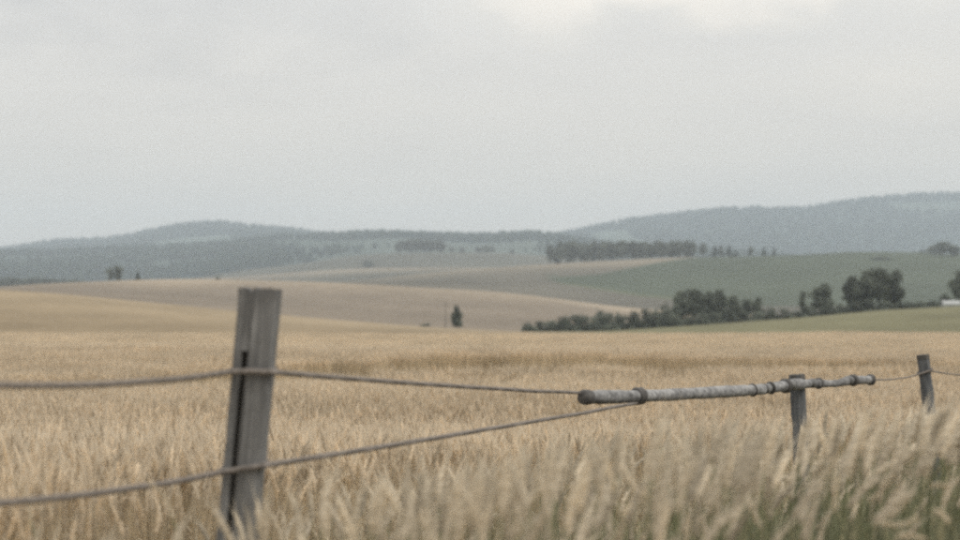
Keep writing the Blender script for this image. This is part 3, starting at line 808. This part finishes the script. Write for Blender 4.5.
# ================================================================== wheat and grass
def stalk(r, h, lean, ear_len, ear_w, detail, cols, V, F, C, bx=0.0, by=0.0, leaves=2, nod=0.5):
    """one culm with an ear, awns and leaves, appended to V, F, C"""
    stem_c, ear_c, leaf_c = cols
    tint = r.uniform(0.8, 1.2)
    az = r.uniform(-3.14, 3.14) if lean is None else lean[1] + r.normal(0, 0.35)
    ln = abs(r.normal(0.05, 0.06)) if lean is None else max(0.02, lean[0] + r.normal(0, 0.08))
    dx, dy = math.cos(az), math.sin(az)
    def pt(f):   # culm curve
        k = ln * h * f ** 2.2
        return np.array([bx + dx * k, by + dy * k, h * f * (1 - 0.25 * ln * f)])
    segs = 4 if detail > 1 else 2
    wst = 0.0022 if detail > 1 else 0.0035
    b0 = len(V)
    for i in range(segs + 1):
        p = pt(i / segs); w = wst * (1.2 - 0.5 * i / segs)
        for s in range(3):
            a = 2.09 * s; V.append((p[0] + w * math.cos(a), p[1] + w * math.sin(a), p[2])); 
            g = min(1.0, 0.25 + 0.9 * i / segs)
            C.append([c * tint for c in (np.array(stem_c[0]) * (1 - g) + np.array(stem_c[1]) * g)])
    for i in range(segs):
        for s in range(3):
            a = b0 + i * 3 + s; b = b0 + i * 3 + (s + 1) % 3; F.append((a, b, b + 3, a + 3))
    # ear: continues the curve, nodding
    p0 = pt(1.0); tdir = p0 - pt(0.9); tdir /= np.linalg.norm(tdir)
    nd = nod * r.uniform(0.1, 1.3)
    pos = p0.copy()
    rings = 6 if detail > 1 else 3
    sides = 5 if detail > 1 else 3
    centre = [pos.copy()]; dirs = [tdir.copy()]
    for i in range(rings - 1):
        tdir = tdir + np.array([dx, dy, -0.35]) * nd / rings; tdir /= np.linalg.norm(tdir)
        pos = pos + tdir * ear_len / (rings - 1); centre.append(pos.copy()); dirs.append(tdir.copy())
    shape = [0.35, 0.95, 1.0, 0.95, 0.75, 0.15] if rings == 6 else [0.4, 1.0, 0.15]
    et = r.uniform(0.82, 1.18)
    b0 = len(V)
    for i in range(rings):
        t_ = dirs[i]
        u = np.cross(t_, [0.3, 1, 0.1]); u /= np.linalg.norm(u); v = np.cross(t_, u)
        for s in range(sides):
            a = 2 * math.pi * s / sides + i * 0.6
            rad = ear_w * shape[i] * (1 + (0.22 if (i + s) % 2 else -0.12))
            q = centre[i] + (u * math.cos(a) + v * math.sin(a)) * rad
            V.append(tuple(q)); C.append([c * et * (1.1 if (i + s) % 2 else 0.88) for c in ear_c])
    for i in range(rings - 1):
        for s in range(sides):
            a = b0 + i * sides + s; b = b0 + i * sides + (s + 1) % sides; F.append((a, b, b + sides, a + sides))
    # awns
    na = 9 if detail > 1 else 2
    for k in range(na):
        i = min(rings - 1, 1 + int((rings - 1) * k / na)); t_ = dirs[i]
        o = r.normal(0, 1, 3); o -= t_ * o.dot(t_); o /= np.linalg.norm(o)
        e = centre[i] + t_ * ear_len * r.uniform(0.55, 0.8) + o * ear_len * 0.16
        s0 = centre[i] + o * ear_w * 0.6; sd_ = np.cross(o, t_) * (0.0011 if detail > 1 else 0.002)
        j = len(V); V.extend([tuple(s0 - sd_), tuple(s0 + sd_), tuple(e)]); F.append((j, j + 1, j + 2))
        C.extend([[c * et * 1.05 for c in ear_c]] * 3)
    # leaves
    for k in range(leaves):
        f0 = r.uniform(0.25, 0.75); p = pt(f0); a = r.uniform(0, 6.28); ll = r.uniform(0.12, 0.24) * (h / 0.75); w = r.uniform(0.003, 0.0055)
        ux, uy = math.cos(a), math.sin(a); n = 4 if detail > 1 else 2
        j = len(V)
        lt = r.uniform(0.8, 1.2)
        for i in range(n + 1):
            g = i / n
            c = p + np.array([ux * ll * g * 0.75, uy * ll * g * 0.75, ll * (0.8 * g - 0.95 * g * g)])
            ww = w * (1 - g) ** 0.6 + 0.0004
            V.append((c[0] - uy * ww, c[1] + ux * ww, c[2])); V.append((c[0] + uy * ww, c[1] - ux * ww, c[2]))
            C += [[q * lt for q in leaf_c]] * 2
        for i in range(n): F.append((j + 2 * i, j + 2 * i + 1, j + 2 * i + 3, j + 2 * i + 2))
STRAW = ((0.58, 0.505, 0.355), (0.68, 0.59, 0.445)); EAR = (0.72, 0.622, 0.482); DRYLEAF = (0.64, 0.555, 0.415)
def patch(seed, size, n, detail, mat, h=0.75, cols=(STRAW, EAR, DRYLEAF), ear=(0.085, 0.0065), leaves=2, hv=0.05):
    r = np.random.default_rng(seed); V, F, C = [], [], []
    for k in range(n):
        hh = h * (1 + r.normal(0, hv))
        stalk(r, hh, None, ear[0] * r.uniform(0.8, 1.15), ear[1], detail, cols, V, F, C, r.uniform(-size / 2, size / 2), r.uniform(-size / 2, size / 2), leaves)
    me = mesh_from('wheat_patch', V, F, False, C)
    me.materials.append(mat)
    return me
def far_patch(seed, size, n, h=0.74):
    """distant wheat: each culm a thin card pair with its ear, quick to build"""
    r = np.random.default_rng(seed)
    x = r.uniform(-size / 2, size / 2, n); y = r.uniform(-size / 2, size / 2, n)
    hh = h * (1 + r.normal(0, 0.06, n)); a = r.uniform(-3.14, 3.14, n); ln = np.abs(r.normal(0.05, 0.05, n)) * hh
    tx, ty = x + np.cos(a) * ln, y + np.sin(a) * ln
    b = r.uniform(0, 3.14, n); ux, uy = np.cos(b), np.sin(b)
    ws, we, el = 0.0045, 0.010, 0.10
    z0 = hh - el * 0.9
    V = np.stack([np.stack([x - ux * ws, y - uy * ws, 0 * x], 1), np.stack([x + ux * ws, y + uy * ws, 0 * x], 1), np.stack([tx + ux * ws, ty + uy * ws, z0], 1), np.stack([tx - ux * ws, ty - uy * ws, z0], 1),
                  np.stack([tx - ux * we, ty - uy * we, z0 + el * .35], 1), np.stack([tx + ux * we, ty + uy * we, z0 + el * .35], 1), np.stack([tx + np.cos(a) * .03, ty + np.sin(a) * .03, z0 + el], 1), np.stack([tx - uy * we, ty + ux * we, z0 + el * .4], 1), np.stack([tx + uy * we, ty - ux * we, z0 + el * .4], 1)], 1)
    f = [(0, 1, 2), (0, 2, 3), (3, 2, 5), (3, 5, 4), (4, 5, 6), (3, 8, 7), (7, 8, 6)]
    F = (np.array(f)[None] + (np.arange(n) * 9)[:, None, None]).reshape(-1, 3)
    t = r.uniform(0.8, 1.2, (n, 1, 1))
    c = np.array([STRAW[0], STRAW[0], STRAW[1], STRAW[1], EAR, EAR, EAR, EAR, EAR])[None] * t
    me = mesh_tris('wheat_patch_far', V.reshape(-1, 3), F, c.reshape(-1, 3))
    me.materials.append(M_wheat)
    return me

def instancer(name, label, cat, meshes, pos, rot, scl, idx):
    """one 'stuff' object: points that carry real plants by geometry nodes"""
    src = bpy.data.collections.new(name + '_source')       # not linked to the scene
    for i, me in enumerate(meshes):
        o = bpy.data.objects.new('%s_source_%02d' % (name, i), me); src.objects.link(o)
    me = bpy.data.meshes.new(name)
    n = len(pos)
    me.vertices.add(n); me.vertices.foreach_set('co', np.asarray(pos, np.float32).ravel())
    for an, ty, arr, key in (('plant_rot', 'FLOAT_VECTOR', rot, 'vector'), ('plant_scale', 'FLOAT_VECTOR', scl, 'vector')):
        at = me.attributes.new(an, ty, 'POINT'); at.data.foreach_set(key, np.asarray(arr, np.float32).ravel())
    at = me.attributes.new('plant_index', 'INT', 'POINT'); at.data.foreach_set('value', np.asarray(idx, np.int32))
    me.update()
    g = bpy.data.node_groups.new(name + '_nodes', 'GeometryNodeTree')
    g.interface.new_socket('Geometry', in_out='INPUT', socket_type='NodeSocketGeometry')
    g.interface.new_socket('Geometry', in_out='OUTPUT', socket_type='NodeSocketGeometry')
    gi = g.nodes.new('NodeGroupInput'); go = g.nodes.new('NodeGroupOutput')
    ci = g.nodes.new('GeometryNodeCollectionInfo'); ci.inputs['Collection'].default_value = src
    ci.inputs['Separate Children'].default_value = True; ci.inputs['Reset Children'].default_value = True
    iop = g.nodes.new('GeometryNodeInstanceOnPoints'); iop.inputs['Pick Instance'].default_value = True
    def named(nm, ty):
        a = g.nodes.new('GeometryNodeInputNamedAttribute'); a.data_type = ty; a.inputs['Name'].default_value = nm
        return a.outputs[0]
    er = g.nodes.new('FunctionNodeEulerToRotation')
    g.links.new(named('plant_rot', 'FLOAT_VECTOR'), er.inputs[0])
    g.links.new(gi.outputs[0], iop.inputs['Points']); g.links.new(ci.outputs[0], iop.inputs['Instance'])
    g.links.new(named('plant_index', 'INT'), iop.inputs['Instance Index'])
    g.links.new(er.outputs[0], iop.inputs['Rotation']); g.links.new(named('plant_scale', 'FLOAT_VECTOR'), iop.inputs['Scale'])
    g.links.new(iop.outputs[0], go.inputs[0])
    o = link(name, me)
    md = o.modifiers.new('plants', 'NODES'); md.node_group = g
    tag(o, label, cat, kind='stuff')
    return o

# track across the field: a gap in the crop
def gap_far(x): return np.interp(x, [-14, -9, -7, -4.5, -2, 2, 12, 40], [14.5, 18, 20.5, 26, 31, 33, 31.5, 31])
def gap_wid(x): return np.interp(x, [-14, -7, -2, 40], [3.0, 4.0, 7.5, 7.0])
def fence_line(y): return np.interp(y, [-5, LP[1], D1, D2, D3, RP[1], 60], [-5.4, LP[0], -0.58, 1.9, 3.3, RP[0], 40])
rr = np.random.default_rng(5)
def fill(d0, d1, step, smax=0.56):
    """jittered grid over the field wedge between depths d0 and d1"""
    ys = np.arange(d0, d1, step); out = []
    for yv in ys:
        half = smax * (yv + 3.0)
        xs_ = np.arange(-half, half, step)
        out.append(np.stack([xs_, np.full_like(xs_, yv)], 1))
    p = np.concatenate(out); p += rr.uniform(-step * .38, step * .38, p.shape)
    return p
near_meshes = [patch(100 + k, 0.36, 42, 2, M_wheat) for k in range(6)]
mid_meshes = [patch(120 + k, 1.0, 230, 1, M_wheat, ear=(0.088, 0.0075), leaves=1) for k in range(4)]
far_meshes = [far_patch(140 + k, 2.2, 900) for k in range(4)]
A = []
for d0, d1, step, off, cnt in ((2.6, 13.0, 0.30, 0, 6), (13.0, 42.0, 0.85, 6, 4), (42.0, 124.0, 1.9, 10, 4)):
    p = fill(d0, d1, step)
    x, y = p[:, 0], p[:, 1]
    gf, gw = gap_far(x), gap_wid(x)
    keep = ~((y < gf) & (y > gf - gw))
    keep &= x < fence_line(y) - 0.75         # the crop begins beyond the wires
    keep &= ~((np.hypot(x, y) < 2.4))
    x, y = x[keep], y[keep]
    z = ground_z(x, y)
    hs = 1.0 + 0.16 * (VN[0](x * 0.10 + 3, y * 0.20) - 0.5) + 0.10 * (VN[1](x * 0.6, y * 0.6) - 0.5)
    wl = 0.5 * (VN[2](x * 0.10, y * 0.10) - 0.5)
    rot = np.stack([rr.normal(0, 0.03, len(x)), 0.02 + wl * 0.2 + rr.normal(0, 0.03, len(x)), rr.uniform(-3.14, 3.14, len(x))], 1)
    A.append((np.stack([x, y, z], 1), rot, np.stack([np.ones_like(hs), np.ones_like(hs), hs], 1), off + rr.integers(0, cnt, len(x))))
pos, rot, scl, idx = (np.concatenate([a[i] for a in A]) for i in range(4))
print('wheat patches', len(pos))
instancer('wheat', 'ripe golden wheat covering the whole field behind and around the fence', 'wheat', near_meshes + mid_meshes + far_meshes, pos, rot, scl, idx)

# tall verge grass close to the camera, greener towards the lower right
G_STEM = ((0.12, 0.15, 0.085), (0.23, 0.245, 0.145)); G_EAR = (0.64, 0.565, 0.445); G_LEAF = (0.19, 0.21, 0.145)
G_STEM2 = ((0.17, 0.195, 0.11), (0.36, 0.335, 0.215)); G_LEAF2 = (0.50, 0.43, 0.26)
def single(seed, cols, lean, ear=0.10, w=0.0072, leaves=3, h=1.0, nod=0.7):
    r = np.random.default_rng(seed); V, F, C = [], [], []
    stalk(r, h, lean, ear, w, 2, cols, V, F, C, 0, 0, leaves, nod)
    me = mesh_from('verge_stalk', V, F, False, C); me.materials.append(M_grass); return me
def blades(seed, n=26, h=0.62):
    r = np.random.default_rng(seed); V, F, C = [], [], []
    for k in range(n):
        bx, by = r.normal(0, 0.035, 2); a = r.uniform(0, 6.28); hh = h * r.uniform(0.5, 1.1); bend = r.uniform(0.1, 0.55) * hh
        w = r.uniform(0.003, 0.006); ux, uy = math.cos(a), math.sin(a); t_ = r.uniform(0.55, 1.4); j = len(V)
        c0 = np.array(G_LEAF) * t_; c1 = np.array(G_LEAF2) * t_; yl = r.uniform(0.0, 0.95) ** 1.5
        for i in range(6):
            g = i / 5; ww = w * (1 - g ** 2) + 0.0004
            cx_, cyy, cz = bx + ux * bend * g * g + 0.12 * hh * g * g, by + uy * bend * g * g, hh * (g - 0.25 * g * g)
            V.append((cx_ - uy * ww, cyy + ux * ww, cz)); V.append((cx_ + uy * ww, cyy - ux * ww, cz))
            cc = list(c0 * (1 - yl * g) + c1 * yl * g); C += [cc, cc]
        for i in range(5): F.append((j + 2 * i, j + 2 * i + 1, j + 2 * i + 3, j + 2 * i + 2))
    me = mesh_from('grass_blades', V, F, False, C); me.materials.append(M_grass); return me
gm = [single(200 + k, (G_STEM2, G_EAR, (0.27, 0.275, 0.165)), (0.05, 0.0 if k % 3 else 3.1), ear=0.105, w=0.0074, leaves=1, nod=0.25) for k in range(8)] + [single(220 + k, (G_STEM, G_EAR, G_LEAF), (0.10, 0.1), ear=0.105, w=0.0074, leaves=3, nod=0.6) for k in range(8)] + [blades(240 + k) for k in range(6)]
topy = lambda q: np.interp(q, [-60, 0, 120, 240, 300, 420, 520, 600, 700, 770, 800, 840, 880, 960, 1060], [500, 500, 515, 505, 488, 470, 456, 434, 420, 418, 424, 412, 408, 400, 394])
n = 1750
q = rr.uniform(-60, 1080, n); dmin = np.interp(q, [0, 740, 800, 960], [2.2, 2.4, 2.8, 2.8]); d = dmin + (5.2 - dmin) * rr.random(n)
dens = np.interp(q, [-60, 150, 170, 245, 265, 400, 620, 800, 900, 1080], [0.06, 0.07, 0.0, 0.0, 0.55, 0.85, 0.95, 0.9, 0.8, 0.8])
k = rr.random(n) < dens; d, q = d[k], q[k]
x = (q - 480) / FPX * d
zt = EYE + (HOR - (topy(q) + np.abs(rr.normal(0, 1, len(q))) ** 1.2 * np.interp(q, [0, 500, 800, 960], [35, 42, 42, 48]))) / FPX * d
z = ground_z(x, d)
h = np.clip(zt - z - 0.08, 0.4, 1.25)
green = rr.random(len(q)) < np.interp(q, [300, 600, 800, 900], [0.12, 0.45, 0.8, 1.0])
idx = np.where(green, 8 + rr.integers(0, 8, len(q)), rr.integers(0, 8, len(q)))
pos = np.stack([x, d, z], 1)
lean_r = np.interp(q, [0, 600, 800, 960], [0.0, 0.0, 0.04, 0.08])
rot = np.stack([rr.normal(0, 0.05, len(q)), lean_r + rr.normal(0.0, 0.07, len(q)), rr.normal(0, 0.4, len(q))], 1)
scl = np.stack([0.85 + 0.15 * h, 0.85 + 0.15 * h, h], 1)
# green blades thick at the lower right
nb = 2600
q2 = 1100 - np.abs(rr.normal(0, 340, nb)); d2 = rr.uniform(2.7, 5.2, nb); x2 = (q2 - 480) / FPX * d2; z2 = ground_z(x2, d2)
tb = np.interp(q2, [400, 600, 760, 880, 960, 1100], [520, 478, 455, 425, 402, 388]) + rr.uniform(0, 80, nb)
h2 = np.clip((EYE + (HOR - tb) / FPX * d2 - z2) / 0.62, 0.6, 1.9)
pos = np.concatenate([pos, np.stack([x2, d2, z2], 1)])
rot = np.concatenate([rot, np.stack([rr.normal(0, 0.05, nb), rr.normal(0.06, 0.06, nb), rr.uniform(-1, 1, nb)], 1)])
scl = np.concatenate([scl, np.stack([h2 * 0.55, h2 * 0.55, h2], 1)]); idx = np.concatenate([idx, 16 + rr.integers(0, 6, nb)])
# lower grass fills the strip on both sides of the wires
ng = 2600
yg = rr.uniform(0.8, 16, ng); xg = fence_line(yg) + np.where(yg < 2.6, rr.uniform(1.0, 7.0, ng), rr.uniform(-0.9, 6.0, ng))
near = (np.hypot(xg, yg) < 1.5) | ((yg < 4.4) & (xg < 0.6))
xg, yg = xg[~near], yg[~near]; ng = len(xg)
hg = rr.uniform(0.6, 1.0, ng)
pos = np.concatenate([pos, np.stack([xg, yg, ground_z(xg, yg)], 1)])
rot = np.concatenate([rot, np.stack([rr.normal(0, 0.05, ng), rr.normal(0.05, 0.06, ng), rr.uniform(-3, 3, ng)], 1)])
scl = np.concatenate([scl, np.stack([hg * 1.3, hg * 1.3, hg], 1)]); idx = np.concatenate([idx, 16 + rr.integers(0, 6, ng)])
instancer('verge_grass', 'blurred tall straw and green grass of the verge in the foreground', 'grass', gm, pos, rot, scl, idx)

# single ears that stand out pale against the green of the lower right corner
STAND = [((807, 487), (834, 460), 2.9, 'pale wheat ear slanting up to the right, leftmost of the lower right ears'),
         ((848, 480), (854, 456), 2.9, 'pale upright wheat ear below and right of the middle post'),
         ((890, 469), (921, 443), 3.0, 'long wheat ear slanting up to the right under the farthest post'),
         ((866, 500), (892, 476), 2.8, 'arched pale wheat ear in the middle of the lower right ears'),
         ((875, 520), (910, 496), 2.7, 'pale wheat ear slanting right just above a level one at lower right'),
         ((879, 522), (915, 519), 2.6, 'pale wheat ear bent almost level in the lower right corner'),
         ((921, 452), (927, 477), 2.8, 'pale wheat ear hanging straight down under the farthest post'),
         ((929, 486), (948, 487), 2.7, 'small wheat ear lying level near the right edge'),
         ((934, 509), (949, 522), 2.6, 'short wheat ear drooping down to the right near the lower right corner'),
         ((897, 536), (924, 540), 2.5, 'curved pale wheat ear at the bottom edge on the right'),
         ((901, 471), (919, 469), 3.0, 'thin level wheat ear beneath the farthest post'),
         ((660, 446), (650, 419), 3.3, 'brownish wheat ear leaning left below the pole'),
         ((30, 520), (14, 482), 3.0, 'large blurred wheat ear leaning left at the left edge'),
         ((172, 520), (151, 484), 3.0, 'blurred wheat ear leaning left, left of the nearest post')]
M_ear = leaf_mat('pale_ear', (1, 1, 1), 0.06, 0.3)
def standout(p0, p1, d, label, seed):
    r = np.random.default_rng(seed)
    d = d * 1.03
    a = P(*p0, d); e = P(*p1, d - 0.01)
    ax = e - a
    base = Vector((a.x - 0.14 + r.uniform(-.05, .05), d + r.uniform(-.05, .05), 0)); base.z = zg(base.x, base.y) - 0.01
    if p1[0] < p0[0]: base.x = a.x + 0.10
    root = empty('wheat_stalk', base)
    a -= base; e -= base
    # stem: quadratic curve that arrives along the ear
    ctrl = a - ax * 1.6; ctrl.z = max(ctrl.z, a.z * 0.7) if ax.z > 0 else a.z + 0.05
    V, F = [], []
    pts = [Vector((0, 0, 0)) * (1 - t) ** 2 + ctrl * 2 * t * (1 - t) + a * t * t for t in np.linspace(0, 1, 14)]
    tube_mesh(V, F, pts, list(np.linspace(0.0026, 0.0016, 14)), 5)
    c = [list(np.array(G_STEM[0]) * (1 - k) + np.array(G_STEM[1]) * k) for k in np.repeat(np.linspace(0, 1, 14), 5)]
    link('stem', mesh_from('stem', V, F, True, c), root, M_grass)
    # ear of overlapping grains along a slight arch
    V, F = [], []
    n = 14
    side = ax.cross(Vector((0, 1, 0))).normalized()
    L_ = ax.length
    def at(f): return a + ax * f + side * (-0.12 * L_ * 4 * f * (1 - f) * (1 if ax.z > 0 else -0.6))
    cols = []
    for k in range(n):
        f = k / n; p = at(f); tdir = (at(min(1, f + .08)) - p).normalized()
        sd = side * (1 if k % 2 else -1) + Vector((0, r.uniform(-.6, .6), 0))
        g0 = p; g1 = p + tdir * L_ * 0.15 + sd * 0.0026
        mid = p + tdir * L_ * 0.065 + sd * 0.0030
        tube_mesh(V, F, [g0, mid, p + tdir * L_ * 0.11 + sd * 0.0030, g1], [0.0012, 0.0031 * (1 - .45 * f), 0.0027 * (1 - .45 * f), 0.0005], 5)
        gt = 0.9 + 0.25 * r.random(); cols += [[q * gt for q in (0.76, 0.67, 0.52)]] * 20
    link('ear', mesh_from('ear', V, F, True, cols), root, M_ear)
    V, F = [], []
    for k in range(9):
        f = 0.15 + 0.85 * k / 9; p = at(f); tdir = (at(min(1, f + .05)) - at(max(0, f - .05))).normalized()
        o = side * (1 if k % 2 else -1) * 0.006 + Vector((0, r.uniform(-.005, .005), 0))
        tube_mesh(V, F, [p, p + tdir * L_ * 0.35 + o], [0.0009, 0.0003], 3)
    link('awn', mesh_from('awns', V, F, False, [[0.55, 0.44, 0.28]] * len(V)), root, M_ear)
    tag(root, label, 'wheat stalk', 'single wheat stalks in the foreground')
for i, (p0, p1, d, lab) in enumerate(STAND): standout(p0, p1, d, lab, 300 + i)

# ================================================================== haze
V, F = [], []
box_vf(V, F, -6800, 6800, -60, 7050, -80, 400)
hz = link('haze', mesh_from('haze', V, F))
m, t = new_mat('haze_air')
pv = N(t, 'ShaderNodeVolumePrincipled')
pv.inputs['Color'].default_value = (0.80, 0.90, 1.0, 1); pv.inputs['Density'].default_value = 0.000185
o = N(t, 'ShaderNodeOutputMaterial'); L(t, pv.outputs[0], o.inputs['Volume'])
hz.data.materials.append(m)
tag(hz, 'thin pale haze lying over the fields and hills', 'haze', kind='stuff')
